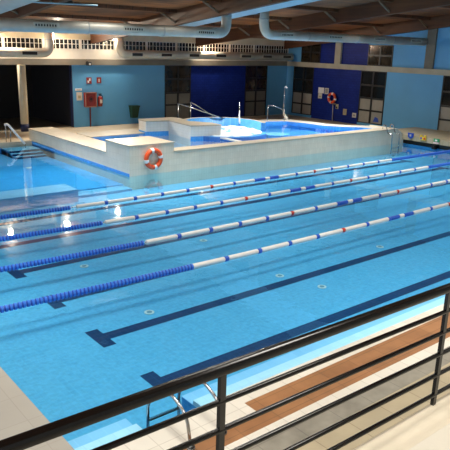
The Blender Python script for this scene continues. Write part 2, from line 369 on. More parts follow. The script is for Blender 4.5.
# windows
wn = [0]
def window(origin, axis, w, z0, z1, cols, rows, frosted, dark='glass_warm', fm='dark', ft=.045, frost='frost', label=None):
    """axis 'x': runs along x on the back wall; axis 'y': runs along y on the right wall. rows = list of sill heights"""
    wn[0] += 1
    e = thing('window_%d' % wn[0], label, 'window', (origin[0], origin[1], z0)); e['kind'] = 'structure'
    def bx(mb, a0, a1, c0, c1, d0, d1):
        if axis == 'x': mb.box((origin[0] + a0, origin[1] + d0, c0), (origin[0] + a1, origin[1] + d1, c1))
        else: mb.box((origin[0] + d0, origin[1] + a0, c0), (origin[0] + d1, origin[1] + a1, c1))
    f = MB()
    zs = [z0] + rows + [z1]
    for i in range(cols + 1):
        a = w * i / cols; bx(f, max(0, a - ft), min(w, a + ft), z0, z1, -.03, .08)
    for z in zs: bx(f, 0, w, max(z0, z - ft), min(z1, z + ft), -.028, .08)
    f.build('window_frame', M[fm], e)
    for r in range(len(zs) - 1):
        for c in range(cols):
            p = MB(); bx(p, w * c / cols + ft * .9, w * (c + 1) / cols - ft * .9, zs[r] + ft * .9, zs[r + 1] - ft * .9, .02, .05)
            p.build('pane', M[frost] if r < frosted else M[dark], e)
    return e
LBL = 'tall dark-framed window with frosted lower panes, '
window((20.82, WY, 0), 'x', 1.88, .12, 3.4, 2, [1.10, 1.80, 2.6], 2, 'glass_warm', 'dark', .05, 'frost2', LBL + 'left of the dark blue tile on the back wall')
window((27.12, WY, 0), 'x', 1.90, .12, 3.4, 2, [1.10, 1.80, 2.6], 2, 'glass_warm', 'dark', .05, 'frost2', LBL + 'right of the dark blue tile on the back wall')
window((WX, 28.52, 0), 'y', 1.82, .28, 3.4, 2, [.98, 1.74, 2.55], 2, 'glass_dark', 'dark', .05, 'frost', LBL + 'at the corner on the right wall')
window((WX, 22.74, 0), 'y', 1.86, .28, 3.4, 2, [1.05, 1.78, 2.55], 2, 'glass_dark', 'dark', .05, 'frost', LBL + 'right of the royal blue tile')
window((WX, 17.12, 0), 'y', 1.88, .28, 3.4, 2, [1.05, 1.78, 2.55], 2, 'glass_dark', 'dark', .05, 'frost', LBL + 'cut by the right edge of the photo')
window((WX, 28.05, 0), 'y', 1.68, 3.7, 5.0, 2, [4.35], 0, 'glass_warm', 'dark', .05, 'frost', 'small dark window above the beam at the corner')
window((WX, 22.45, 0), 'y', 1.75, 3.7, 4.9, 2, [4.3], 0, 'glass_warm', 'dark', .05, 'frost', 'small dark window above the beam right of the blue tile')
# clerestory bays
bays = [9.3, 11.35, 13.4, 15.45, 17.5, 19.55, 21.6, 23.65, 25.7, 27.75]
for i, x in enumerate(bays):
    wn[0] += 1
    e = thing('window_%d' % wn[0], 'white-framed strip window bay under the roof, number %d from the left' % (i + 1), 'window', (x, WY, 4.2)); e['kind'] = 'structure'
    e['label'] = 'bay of the white grid strip window high on the back wall'; e['group'] = 'strip window bays'
    w = 2.05 if i < 9 else 3.15
    f = MB(); n = round(w / .23)
    f.box((x, WY - .02, 4.2), (x + .09, WY + .12, 4.7)); f.box((x + w - .05, WY - .02, 4.2), (x + w, WY + .12, 4.7))
    for k in range(1, n): f.box((x + w * k / n - .013, WY, 4.2), (x + w * k / n + .013, WY + .035, 4.7))
    for z in (4.2, 4.45, 4.68): f.box((x, WY - .005, z), (x + w, WY + .036, z + .022))
    f.build('window_frame', M['white_frame'], e)
    p = MB(); p.box((x, WY + .036, 4.2), (x + w, WY + .06, 4.7)); p.build('pane', M['glass_dark'], e)

# ------------------------------------------------------------------ roof
b = MB(); y0, y1 = -3.5, 31.3
b.hexa([(-6, y0, roof(y0)), (31.2, y0, roof(y0)), (31.2, y1, roof(y1)), (-6, y1, roof(y1)),
        (-6, y0, roof(y0) + .15), (31.2, y0, roof(y0) + .15), (31.2, y1, roof(y1) + .15), (-6, y1, roof(y1) + .15)])
struct(b, 'ceiling', [M['wood']], 'sloping roof of dark brown planks', 'ceiling')
RD = .62
for i, x in enumerate((2.2, 9.2, 16.15, 23.1, 30.55)):
    b = MB(); h = .11; ya, yb = -3.5, 30.95
    b.hexa([(x - h, ya, roof(ya) - RD), (x + h, ya, roof(ya) - RD), (x + h, yb, roof(yb) - RD), (x - h, yb, roof(yb) - RD),
            (x - h, ya, roof(ya) - .002), (x + h, ya, roof(ya) - .002), (x + h, yb, roof(yb) - .002), (x - h, yb, roof(yb) - .002)])
    struct(b, 'rafter_beam_%d' % (i + 1), [M['glulam']], 'deep brown timber rafter sloping up towards the gallery', 'beam')
for i, y in enumerate((2, 5, 8, 11, 14, 17, 20, 23, 26)):
    b = MB(); b.box((-6, y - .06, roof(y) - .14), (30.4, y + .06, roof(y) + .01))
    struct(b, 'purlin_beam_%d' % (i + 1), [M['glulam']], 'brown timber purlin across the roof', 'beam')
n = 0
for xr in (9.2, 16.15, 23.1, 30.55):
    for y in (17, 20, 23, 26):
        n += 1
        b = MB(); b.tube([(xr - .95, y + .1, roof(y) - .1), (xr - .10, y + .1, roof(y) - RD + .10)], .05, 0, 8)
        struct(b, 'brace_beam_%d' % n, [M['strut']], 'slanting timber brace between purlin and rafter', 'beam')

# ------------------------------------------------------------------ ducts
def duct_run(name, label, pts, r, m, seams, slots, slot_y, slot_n, parent_loc, group=None):
    e = thing(name, label, 'duct', parent_loc, group)
    d = MB(); d.tube(pts, r, 0, 24); d.build('duct_pipe', m, e)
    for (p0, p1) in seams:
        q = MB(); q.tube([p0, p1], r + .012, 0, 24); q.build('seam_band', M['duct_seam'], e)
    for (x0, x1, z) in slots:
        g = MB(); yy = slot_y
        if slot_n == 1:
            g.box((x0 - .04, yy - .012, z - .11), (x1 + .04, yy + .05, z + .11), 0); g.box((x0, yy - .02, z - .075), (x1, yy, z + .075), 1)
        else:
            g.box((x0, yy - .012, z - .085), (x1, yy + .03, z + .085), 0); st = (x1 - x0 - .12) / slot_n
            for k in range(slot_n):
                a = x0 + .06 + st * k; g.box((a, yy - .02, z - .035), (a + st * .5, yy, z + .035), 1)
        g.build('air_grille', [M['duct_lt'], M['slot']], e)
    return e
R1 = .205; ZD = 5.07; YD = 20.35
L = fillet([(3.0, YD, ZD - .035), (16.66, YD, ZD + .03), (16.66, YD, 5.965)], .52, 8)
duct_run('ventilation_duct', 'long grey round air duct ending in an upward elbow, left of the gap', L, R1, M['duct'],
         [((16.66, YD, 5.72), (16.66, YD, 5.78))] + [((x, YD, ZD), (x + .05, YD, ZD)) for x in (4.9, 6.9, 10.4, 13.5)],
         [(5.2, 6.1, ZD + .02), (8.42, 9.31, ZD + .02), (11.75, 12.65, ZD + .02), (15.05, 15.95, ZD + .02)], YD - R1, 8, (3.0, YD, ZD))
ZD = 5.12
L = fillet([(18.74, YD, 6.31), (18.74, YD, ZD), (30.72, YD, ZD)], .52, 8)
duct_run('ventilation_duct', 'grey round air duct running from an elbow to the right wall column', L, R1, M['duct'],
         [((18.74, YD, 5.72), (18.74, YD, 5.78))] + [((x, YD, ZD), (x + .05, YD, ZD)) for x in (21.4, 24.9, 27.8)],
         [(19.6, 20.4, ZD + .02), (22.7, 23.7, ZD + .02), (26.1, 27.0, ZD + .02), (29.2, 30.2, ZD + .02)], YD - R1, 8, (18.74, YD, ZD))
b = MB(); ya, yb = 6.0, 27.0; xa, xb = 16.45, 18.5; o1 = .36
b.hexa([(xa, ya, roof(ya) - o1), (xb, ya, roof(ya) - o1), (xb, yb, roof(yb) - o1), (xa, yb, roof(yb) - o1),
        (xa, ya, roof(ya) - .25), (xb, ya, roof(ya) - .25), (xb, yb, roof(yb) - .25), (xa, yb, roof(yb) - .25)])
tag(b.build('trunk_duct', M['trunk']), 'flat pool-lit blue trunk duct under the roof joining both elbows', 'duct')
b = MB(); b.tube([(5.35, 6.0, 6.41), (5.35, 15.6, 5.45)], .36, 0, 28)
tag(b.build('ventilation_duct', M['duct']), 'thick round grey duct crossing the upper left corner', 'duct')
b = MB(); b.tube([(6.2, 18.0, 5.64), (9.6, 18.0, 5.69)], .022, 0, 10)
tag(b.build('ceiling_pipe', M['trunk']), 'thin pale blue pipe under the roof at the upper left', 'pipe')
# cream ducts along the back wall
R2 = .225; ZB = 4.0; YB = 30.35
L = fillet([(6.0, YB, ZB), (13.45, YB, ZB), (13.45, YB, 5.05)], .45, 8)
duct_run('wall_duct', 'cream round duct with dark slot along the beam, left of the white wall panel', L, R2, M['duct_lt'],
         [((13.45, YB, 4.62), (13.45, YB, 4.67))], [(9.2, 9.9, ZB - .02), (11.95, 12.7, ZB - .02)], YB - R2, 1, (6.0, YB, ZB))
L = fillet([(17.45, YB, 5.05), (17.45, YB, ZB), (30.6, YB, ZB)], .45, 8)
duct_run('wall_duct', 'cream round duct with seven slots along the beam above the dark blue tile', L, R2, M['duct_lt'],
         [((17.45, YB, 4.62), (17.45, YB, 4.67))],
         [(18.1, 18.75, ZB), (20.0, 20.7, ZB), (21.95, 22.65, ZB), (23.95, 24.7, ZB), (25.95, 26.75, ZB), (27.8, 28.55, ZB), (29.6, 30.3, ZB)], YB - R2, 1, (17.45, YB, ZB))

# lamps under the eaves at the back
for i, (x, z) in enumerate(((10.9, 5.04), (14.05, 5.055), (17.2, 4.80), (23.5, 5.0))):
    e = thing('floodlight', ['lit floodlight under the roof edge at the far left', 'lit floodlight under the roof edge above the white wall panel',
              'lit floodlight under the roof edge beside the right elbow', 'lit floodlight under the roof edge above the dark blue tile'][i], 'lamp', (x, 30.6, z), 'floodlights under the roof edge')
    h = MB(); h.hexa([(x - .24, 30.56, z - .08), (x + .24, 30.56, z - .08), (x + .24, 30.68, z - .08), (x - .24, 30.68, z - .08), (x - .24, 30.56, z + .08), (x + .24, 30.56, z + .08), (x + .18, 30.7, z + .08), (x - .18, 30.7, z + .08)])
    h.build('housing', M['dark'], e)
    g = MB(); g.tube([(x, 30.559, z), (x, 30.54, z)], .07, 0, 20); g.build('lens', M['lens'], e)
    g = MB(); g.box((x - .03, 30.66, z - .03), (x + .03, 31.02, z + .03)); g.build('bracket', M['dark'], e)
    la = bpy.data.lights.new('floodlight_glow', 'POINT'); la.energy = FLOOD; la.color = (1, .80, .55); la.shadow_soft_size = .10
    lo = bpy.data.objects.new('floodlight_glow', la); COL.objects.link(lo); lo.location = (x, 30.40, z - .02)
    la = bpy.data.lights.new('floodlight_beam', 'AREA'); la.shape = 'DISK'; la.size = .17; la.energy = FLOOD2; la.color = (1, .90, .74)
    lo = bpy.data.objects.new('floodlight_beam', la); COL.objects.link(lo); lo.location = (x, 30.53, z); lo.rotation_euler = Vector((0, -.8, -.6)).to_track_quat('-Z', 'Y').to_euler()

# added unseen fill lamps: above the lanes, along the left side, behind the rafters
for i, (x, y, en, *sz) in enumerate(FILL_LAMPS):
    z = roof(y) - .20; la_r = 1.24 * (sz[0] if sz else 1) ** 4
    e = thing('added_fill_lamp', 'added unseen fill lamp, flat and round, under the planked roof', 'lamp', (x, y, z), 'added fill lamps under the roof')
    h = MB(); h.tube([(x, y, z + .02), (x, y, z + .21)], [la_r, la_r * .75], 0, 24); h.build('fill_lamp_shade', M['dark'], e)
    la = bpy.data.lights.new('fill_downlight', 'AREA'); la.shape = 'DISK'; la.size = 2.4 * (sz[0] if sz else 1) ** 4; la.energy = en; la.color = (1, .95, .86); la.spread = math.radians(105)
    lo = bpy.data.objects.new('fill_downlight', la); COL.objects.link(lo); lo.location = (x, y, z)

# ------------------------------------------------------------------ raised spa pool
spa = thing('spa_pool', 'raised cream tiled spa pool with blue whirlpool behind the lanes', 'spa pool', (BX, PY1, 0))
KZ = .78
def ring_poly(c, r, n=40): return [(c[0] + r * math.cos(2 * PI * i / n), c[1] + r * math.sin(2 * PI * i / n)) for i in range(n)]
b = MB(); b.box((13.05, PY1, DB), (26.95, 19.45, KZ - .04), 0); b.box((13.05, PY1 - .02, KZ - .04), (27.0, 19.47, KZ), 1)
b.hexa([(26.95, PY1, DB), (27.59, PY1, DB), (27.59, 20.6, DB), (26.95, 20.6, DB), (26.95, PY1, KZ), (27.59, PY1, .45), (27.59, 20.6, .45), (26.95, 20.6, KZ)], 0)
b.build('front_wall', [M['spa_tile'], M['spa_top']], spa)
b = MB(); b.box((BX - .01, PY1 - .01, DB), (13.06, 20.55, 1.08), 0); b.box((BX - .03, PY1 - .03, 1.08), (13.08, 20.57, 1.12), 1)
b.build('pier', [M['spa_tile'], M['spa_top']], spa)
b = MB(); b.box((BX, 20.55, DB), (12.25, 27.9, .62), 0); b.box((BX - .02, 20.57, .62), (12.3, 27.92, .66), 1)
b.box((BX - .012, PY1 - .005, -.02), (BX + .02, 27.9, .10), 2)
b.build('side_wall', [M['spa_tile'], M['spa_top'], M['spa_blue']], spa)
b = MB(); b.box((12.3, 24.0, -.2), (15.2, 25.4, .66), 0); b.box((12.31, 23.98, .66), (15.2, 25.42, .69), 1)   # back kerb
b.build('back_kerb', [M['spa_tile'], M['spa_top']], spa)
b = MB(); b.box((12.25, 19.4, .0), (26.4, 25.3, .32)); b.build('basin_floor', M['pool_pale'], spa)
# blue waterline band round the left basin
b = MB(); b.box((12.32, 23.97, .30), (15.2, 24.0, .66)); b.box((12.24, 20.56, .30), (12.27, 24.0, .61)); b.build('waterline_tile', M['spa_blue'], spa)
# L shaped white wall
Lp = [(15.0, 23.85), (16.05, 23.6), (15.88, 21.65), (17.3, 21.3), (17.35, 22.1), (16.75, 23.0), (17.05, 24.1), (16.9, 24.6), (15.1, 24.65)]
b = MB(); b.prism(Lp, .30, 1.20, 0); b.prism([(x + (.02 if x > 16 else -.02), y + (.02 if y > 23.9 else -.02)) for x, y in Lp], 1.20, 1.245, 1)
w_ = [(x + (.012 if x > 16.3 else -.012 if x < 15.5 else 0), y - .012) for x, y in Lp]
b.prism(w_, .30, .76, 2)
b.build('seat_wall', [M['spa_white'], M['spa_top'], M['spa_blue']], spa)
# divider between the left basin and the deep middle
b = MB(); b.box((16.95, 19.44, .3), (17.12, 21.4, .70), 0); b.box((16.93, 19.48, .70), (17.14, 21.38, .75), 1); b.build('divider', [M['spa_deep'], M['spa_white']], spa)
# whirlpool ring: high back wall, low front spill wall
JC = (18.3, 22.4)
def ring_seg(a0, a1, r0, r1, z0, z1, n, mi_in=0, mi_top=1, mi_out=0):
    mb = MB(); base = []
    for i in range(n + 1):
        a = a0 + (a1 - a0) * i / n; c, s_ = math.cos(a), math.sin(a)
        for r, z in ((r0, z0), (r0, z1), (r1, z1), (r1, z0)): mb.v.append((JC[0] + r * c, JC[1] + r * s_, z))
    for i in range(n):
        A = i * 4; B = A + 4
        mb.face([A, A + 1, B + 1, B], mi_in, True); mb.face([A + 1, A + 2, B + 2, B + 1], mi_top); mb.face([A + 2, A + 3, B + 3, B + 2], mi_out, True)
    mb.face([0, 1, 2, 3], mi_in); e_ = n * 4; mb.face([e_, e_ + 3, e_ + 2, e_ + 1], mi_in)
    return mb
A0, A1 = math.radians(-32), math.radians(150)
ring_seg(A0, A1, 1.82, 2.06, .3, 1.18, 48).build('whirlpool_wall', [M['spa_blue'], M['spa_top']], spa)
ring_seg(A1, A0 + 2 * PI, 1.85, 2.04, .3, .76, 48).build('spill_wall', [M['spa_deep'], M['spa_blue']], spa)
b = MB(); b.prism(ring_poly(JC, 1.9), .3, .5); b.build('whirlpool_floor', M['spa_blue'], spa)
# right basin kerb
inner = [(20.3, 24.35), (21.6, 24.5), (23.2, 24.45), (24.2, 24.1), (24.5, 23.0), (24.6, 22.0), (25.1, 21.1), (26.0, 20.3), (26.2, 19.5)]
outer = [(20.0, 25.3), (21.8, 25.3), (23.6, 25.25), (25.0, 24.7), (25.4, 23.3), (25.5, 22.3), (26.0, 21.5), (26.95, 20.6), (26.95, 19.5)]
b = MB(); k = len(inner)
for z in (.1, KZ - .06):
    b.v += [(x, y, z) for x, y in inner] + [(x, y, z) for x, y in outer]
for i in range(k - 1):
    b.face([2 * k + i, 2 * k + i + 1, 3 * k + i + 1, 3 * k + i], 1)
    b.face([i, i + 1, 2 * k + i + 1, 2 * k + i], 0); b.face([k + i, k + i + 1, 3 * k + i + 1, 3 * k + i], 2)
b.build('basin_kerb', [M['spa_blue'], M['spa_white'], M['spa_tile']], spa)
b = MB(); b.prism([(17.14, 19.45), (26.1, 19.45), (25.0, 21.1), (24.5, 22.5), (24.1, 24.0), (20, 24.4), (20.2, 20.9), (18.5, 20.3), (17.14, 21)], .31, .36); b.build('basin_tile', M['spa_blue'], spa)
b = MB(); b.prism(ring_poly((20.75, 21.35), .62, 24), .32, .60); b.build('bubble_seat', M['pool_pale'], spa)
# waters
def in_prism(poly, z, name, label):
    b = MB(); b.poly([(x, y, z) for x, y in poly]); return tag(b.build(name, M['spa_water']), label, 'water', kind='stuff')
in_prism([ (13.06, 20.57), (13.06, 19.47), (16.95, 19.47), (16.95, 21.4), (15.88, 21.65), (16.05, 23.6), (15.0, 23.85), (15.0, 23.97), (12.27, 23.97), (12.27, 20.57)], .65, 'spa_water', 'pale shallow water in the left spa basin before the white wall')
front = [(JC[0] + 2.045 * math.cos(a), JC[1] + 2.045 * math.sin(a)) for a in [math.radians(d) for d in range(205, 391, 6)]]
in_prism([(17.12, 19.47), (26.2, 19.47), (26.0, 20.3), (25.1, 21.1), (24.6, 22.0), (24.5, 23.0), (24.2, 24.1), (23.2, 24.45), (21.6, 24.5), (20.35, 24.3), (20.3, 23.4)] + front[::-1] + [(16.62, 21.45), (17.12, 21.2)], .62, 'spa_water', 'blue water in the right spa basin beside the whirlpool')
# foam of the whirlpool: lumpy surface
b = MB(); nr, na = 14, 56
for i in range(nr + 1):
    for j in range(na):
        r = 1.84 * i / nr; a = 2 * PI * j / na
        x = JC[0] + r * math.cos(a); y = JC[1] + r * math.sin(a)
        churn = max(0, 1 - (((x - 18.6) / 1.5) ** 2 + ((y - 22.2) / 1.7) ** 2) * .6)
        b.v.append((x, y, .765 + (.02 + .14 * churn) * random.random() * (1 if i < nr else .2)))
for i in range(nr):
    for j in range(na):
        j2 = (j + 1) % na; b.face([i * na + j, i * na + j2, (i + 1) * na + j2, (i + 1) * na + j], 0, True)
mf = bpy.data.materials.new('churned water'); mf.use_nodes = True; nt = mf.node_tree; pb = nt.nodes['Principled BSDF']; pb.inputs['Roughness'].default_value = .35
tc = nt.nodes.new('ShaderNodeTexCoord'); n1 = nt.nodes.new('ShaderNodeTexNoise'); n1.inputs['Scale'].default_value = 2.6; n1.inputs['Detail'].default_value = 7
nt.links.new(tc.outputs['Object'], n1.inputs['Vector']); cr = nt.nodes.new('ShaderNodeValToRGB')
cr.color_ramp.elements[0].position = .38; cr.color_ramp.elements[0].color = (.16, .48, .88, 1); cr.color_ramp.elements[1].position = .50; cr.color_ramp.elements[1].color = (.85, .92, .97, 1)
nt.links.new(n1.outputs['Fac'], cr.inputs['Fac']); nt.links.new(cr.outputs['Color'], pb.inputs['Base Color'])
tag(b.build('whirlpool_foam', mf), 'white foaming water churning in the round whirlpool', 'water', kind='stuff')

# rails, spout, shower at the spa
def rail_thing(name, label, cat, paths, loc, m='chrome', r=.022, group=None, pn='post'):
    e = thing(name, label, cat, loc, group)
    for nm, p, rr in paths:
        b = MB(); b.tube(p, rr or r, 0, 10); b.build(nm, M[m], e)
    return e
rail_thing('spa_handrail', 'thin chrome handrail sloping down into the whirlpool from the back', 'handrail',
           [('post', [(17.4, 24.75, .12), (17.4, 24.75, 1.86)], 0), ('rail_bar', fillet([(17.4, 24.75, 1.86), (18.1, 24.4, 1.62), (19.9, 23.6, 1.0)], .1), 0)], (17.4, 24.75, .12))
rail_thing('spa_handrail', 'short chrome handrail post with sloping end behind the whirlpool', 'handrail',
           [('post', [(18.15, 24.75, .12), (18.15, 24.75, 1.90)], 0), ('rail_bar', fillet([(18.15, 24.75, 1.90), (18.45, 24.6, 1.72), (19.3, 24.2, 1.15)], .1), 0)], (18.15, 24.75, .12))
e = thing('water_spout', 'thin upright chrome water spout with white spray in the whirlpool', 'spout', (20.05, 23.3, .3))
b = MB(); b.tube([(20.05, 23.3, .3), (20.05, 23.3, 1.98)], .02, 0, 10); b.build('pipe', M['chrome'], e)
b = MB(); b.tube([(20.05, 23.25, 1.55), (19.98, 23.2, 1.35), (19.93, 23.1, 1.05), (19.9, 23.05, .95)], [.012, .035, .045, .02], 0, 8); b.build('spray', M['spray'], e)
rail_thing('spa_handrail', 'chrome handrail with two posts at the steps of the right spa basin', 'handrail',
           [('post', [(23.35, 24.75, .12), (23.35, 24.75, 1.55)], 0), ('rail_bar', fillet([(23.35, 24.75, 1.53), (23.65, 24.6, 1.55), (24.15, 24.25, 1.28)], .1), 0), ('post', [(24.15, 24.25, .3), (24.15, 24.25, 1.36)], 0)], (23.35, 24.75, .12))
e = thing('shower', 'tall thin chrome shower post by the right spa basin', 'shower', (24.75, 24.95, .1))
b = MB(); b.tube([(24.75, 24.95, .1), (24.75, 24.95, 2.45)], .018, 0, 10); b.build('pipe', M['chrome'], e)
b = MB(); b.tube([(24.75, 24.95, 1.6), (24.75, 24.95, 1.0)], .032, 0, 10); b.build('valve_tube', M['chrome'], e)
b = MB(); b.tube([(24.75, 24.95, 2.45), (24.78, 24.9, 2.52), (24.8, 24.82, 2.44)], [.02, .035, .05], 0, 12); b.build('shower_head', M['white'], e)
b = MB(); b.tube([(24.74, 24.9, 1.15), (24.73, 24.82, .95), (24.77, 24.7, .80), (24.8, 24.62, .70)], [.025, .06, .09, .03], 0, 8)
tag(b.build('towel', M['paper']), 'white towel hanging at the foot of the chrome shower post', 'towel')

# ------------------------------------------------------------------ lane ropes
def rope(y, label, dx=0.0):
    e = thing('lane_rope', label, 'lane rope', (PX0, y, 0), 'lane ropes across the pool')
    R = .058; zc = .012
    def Y(x): return y + .20 * min(1.2, max(0, (9 - x) / 5.6)) ** 1.3
    c = MB(); c.tube([(PX0 + (9 - PX0) * i / 12, Y(PX0 + (9 - PX0) * i / 12), zc) for i in range(13)] + [(PX1, y, zc)], .012, 0, 6); c.build('cable', M['chrome'], e)
    def disc_run(x0, x1, name):
        b = MB(); k = int((x1 - x0) / .075)
        pts = []; rad = []
        for i in range(k):
            x = x0 + (x1 - x0) * i / k; w = (x1 - x0) / k
            pts += [(x + w * a_, Y(x + w * a_), zc) for a_ in (.03, .22, .70, .90)]; rad += [R * .78, R * 1.12, R * 1.12, R * .78]
        n0 = len(b.v); b.tube(pts, rad, 0, 10)
        for fi in range(len(b.f) - 2):
            ring = fi // 10
            b.m[fi] = (0, 1, 0, 2)[ring % 4]
            b.sm[fi] = False
        b.build(name, [M['f_blue'], M['f_blue2'], M['f_blue3']], e)
    for i in range(5): disc_run(PX0 + .12 + i * .955, PX0 + .12 + (i + 1) * .955, 'blue_float')
    for i in range(5): disc_run(PX1 - .12 - (i + 1) * .955, PX1 - .12 - i * .955, 'blue_float')
    def seg(x0, x1, m, name, rr=R):
        b = MB(); b.tube([(x0, Y(x0), zc), (x0 + .02, Y(x0), zc), (x1 - .02, Y(x1), zc), (x1, Y(x1), zc)], [rr * .85, rr, rr, rr * .85], 0, 12); b.build(name, M[m], e)
    x = 7.52 + dx; k = 0
    while x < 22.55:
        x1 = x + 1.0
        if abs(x - dx - 14.52) < .01:
            seg(x + .06, 14.98 + dx, 'f_blue', 'blue_float'); seg(14.99 + dx, 15.21 + dx, 'f_white', 'white_float'); seg(15.22 + dx, 15.66 + dx, 'f_blue', 'blue_float')
            x = 15.68 + dx; x1 = 16.60 + dx
            seg(x, x1 - .06, 'f_white', 'white_float')
        else:
            seg(x + .06, x1 - .06, 'f_white', 'white_float')
        ring = 'f_red' if (abs(x1 - dx - 12.52) < .02 or abs(x1 - dx - 17.60) < .1) else 'f_blue'
        seg(x1 - .055, x1 + .055, ring, 'red_ring' if ring == 'f_red' else 'blue_ring', R * 1.06)
        x = x1
for y, l, dx in ((10.02, 'lane rope nearest the railing, blue ridged floats then long white floats', -.12), (12.02, 'second lane rope from the railing, blue and white floats', -.02),
             (14.08, 'third lane rope from the railing, blue and white floats', .0), (15.97, 'lane rope nearest the spa wall, blue and white floats', .1)): rope(y, l, dx)

# ------------------------------------------------------------------ ladders
def ladder_near():
    e = thing('pool_ladder', 'chrome pool ladder with two bent rails behind the black railing', 'ladder', (3.9, 5.0, .1))
    for x in (3.68, 4.16):
        p = fillet([(x, 4.93, .10), (x, 5.02, .50), (x, 5.36, .64), (x, 5.86, .26), (x, 5.86, -.42)], .14, 6)
        b = MB(); b.tube(p, .021, 0, 12); b.build('rail', M['chrome'], e)
        b = MB(); b.tube([(x, 4.93, .105), (x, 4.93, .13)], .05, 0, 14); b.build('foot_flange', M['chrome'], e)
    for z in (-.02, -.22, -.40):
        b = MB(); b.box((3.68, 5.84, z - .01), (4.16, 5.885, z + .01)); b.build('tread', M['chrome'], e)
ladder_near()
e = thing('pool_ladder', 'chrome pool ladder on the far spa wall near the right end', 'ladder', (26.4, 18.6, 0))
for x in (26.02, 26.62):
    p = fillet([(x + .10, 19.15, .72), (x + .10, 19.1, 1.0), (x + .02, 18.88, .98), (x, 18.72, .58), (x, 18.45, .60), (x, 18.42, -.40)], .10, 5)
    b = MB(); b.tube(p, .024, 0, 10); b.build('rail', M['chrome'], e)
for z in (-.1, -.3):
    b = MB(); b.box((26.02, 18.38, z - .012), (26.62, 18.46, z + .012)); b.build('tread', M['chrome'], e)
# stair rail and steps in the shallow pool
e = thing('stair_handrail', 'white sloping handrail at the steps of the shallow pool', 'handrail', (9.95, 27.75, .12))
b = MB(); b.tube([(10.0, 27.72, .13), (10.0, 27.72, .92)], .022, 0, 10); b.build('post', M['chrome'], e)
b = MB(); b.tube([(10.2, 27.72, .13), (10.2, 27.62, .80)], .022, 0, 10); b.build('post', M['chrome'], e)
b = MB(); b.tube(fillet([(9.96, 27.72, .92), (10.1, 27.66, .93), (10.62, 27.1, .08)], .05), .05, 0, 12); b.build('rail_bar', M['steel_white'], e)
b = MB(); b.tube([(10.62, 27.1, .1), (10.62, 27.1, -.3)], .022, 0, 10); b.build('post', M['chrome'], e)
b = MB()
for i in range(3): b.box((9.7, 26.9 - .3 * i - .3, -.36), (BX - .02, BY - .02, -.10 - .09 * i), 0)
for i in range(3): b.box((9.7, 26.58 - .3 * i, -.36), (BX - .02, 26.6 - .3 * i, -.11 - .09 * i), 1)
struct(b, 'pool_steps_floor', [M['pool'], M['lane']], 'underwater steps below the white sloping handrail', 'steps')

# drains on the pool bottom
dl = ['round pool bottom inlet between the second and third rope near the left', 'round pool bottom inlet below the third rope in mid pool', 'round pool bottom inlet beside the lane line, left one of a pair',
      'round pool bottom inlet in the nearest lane beside the long lane line', 'round pool bottom inlet below the nearest rope at the right', 'round pool bottom inlet left of mid pool beside the nearest lane line']
for (x, y), l in zip(((6.19, 12.62), (9.74, 12.62), (9.58, 9.48), (9.88, 8.44), (13.36, 9.49), (6.03, 9.52)), dl):
    e = thing('pool_inlet', l, 'inlet', (x, y, DB), 'round inlets on the pool bottom')
    b = MB(); b.tube([(x, y, DB), (x, y, DB + .012)], .10, 0, 20); b.build('cover', M['drain'], e)
    b = MB(); b.tube([(x, y, DB + .01), (x, y, DB + .016)], .055, 0, 16); b.build('slot', M['drain_c'], e)
e = thing('pool_inlet', 'round inlet on the bottom of the shallow pool', 'inlet', (9.45, 23.9, -.36), 'round inlets on the pool bottom')
b = MB(); b.tube([(9.45, 23.9, -.36), (9.45, 23.9, -.345)], .12, 0, 20); b.build('cover', M['drain'], e)

# ------------------------------------------------------------------ lifebuoys
def ring_buoy(cx, cy, cz, axis, label, R=.29, r=.085):
    e = thing('lifebuoy', label, 'lifebuoy', (cx, cy, cz))
    def P(a, rad=R):
        u, v = rad * math.cos(a), rad * math.sin(a)
        return (cx + u, cy, cz + v) if axis == 'y' else (cx, cy + u, cz + v)
    b = MB(); b.tube([P(2 * PI * i / 40) for i in range(40)], r, 0, 14, closed=True); b.build('ring', M['orange'], e)
    for q in range(4):
        a = PI / 4 * 0 + .2 + q * PI / 2
        b = MB(); b.tube([P(a - .17 + .34 * i / 6) for i in range(7)], r + .006, 0, 14); b.build('white_band', M['white'], e)
    return e
ring_buoy(12.10, PY1 - .10, .58, 'y', 'orange and white lifebuoy hanging on the cream pier above the lanes', .31, .085)
ring_buoy(30.72, 26.65, 1.58, 'x', 'orange lifebuoy on a pole in front of the royal blue tile', .27, .08)
e = thing('lifebuoy_stand', 'thin pale pole carrying the lifebuoy before the royal blue tile', 'stand', (30.82, 26.55, .12))
b = MB(); b.tube([(30.82, 26.55, .12), (30.82, 26.6, 1.25)], .03, 0, 10); b.build('pole', M['duct'], e)
b = MB(); b.box((30.80, 26.4, 1.2), (30.88, 26.8, 1.26)); b.build('hook', M['duct'], e)

# ------------------------------------------------------------------ wall items
def plate_back(name, label, cat, x0, x1, z0, z1, m, d=.02, group=None, marks=()):
    e = thing(name, label, cat, ((x0 + x1) / 2, WY, z0), group)
    b = MB(); b.box((x0, WY - d, z0), (x1, WY + .004, z1)); b.build('plate', M[m], e)
    for (a0, a1, c0, c1, mm, nm) in marks:
        q = MB(); q.box((x0 + (x1 - x0) * a0, WY - d - .006, z0 + (z1 - z0) * c0), (x0 + (x1 - x0) * a1, WY - d, z0 + (z1 - z0) * c1)); q.build(nm, M[mm], e)
    return e
plate_back('fire_sign', 'red fire sign with white pictogram above the hose cabinet', 'sign', 15.74, 16.04, 2.42, 2.75, 'red', marks=((.2, .5, .15, .5, 'white', 'pictogram'), (.5, .8, .45, .85, 'white', 'pictogram')))
plate_back('fire_sign', 'smaller red fire sign above the extinguisher', 'sign', 16.36, 16.62, 2.44, 2.75, 'red', marks=((.35, .65, .2, .75, 'paper', 'pictogram'),))
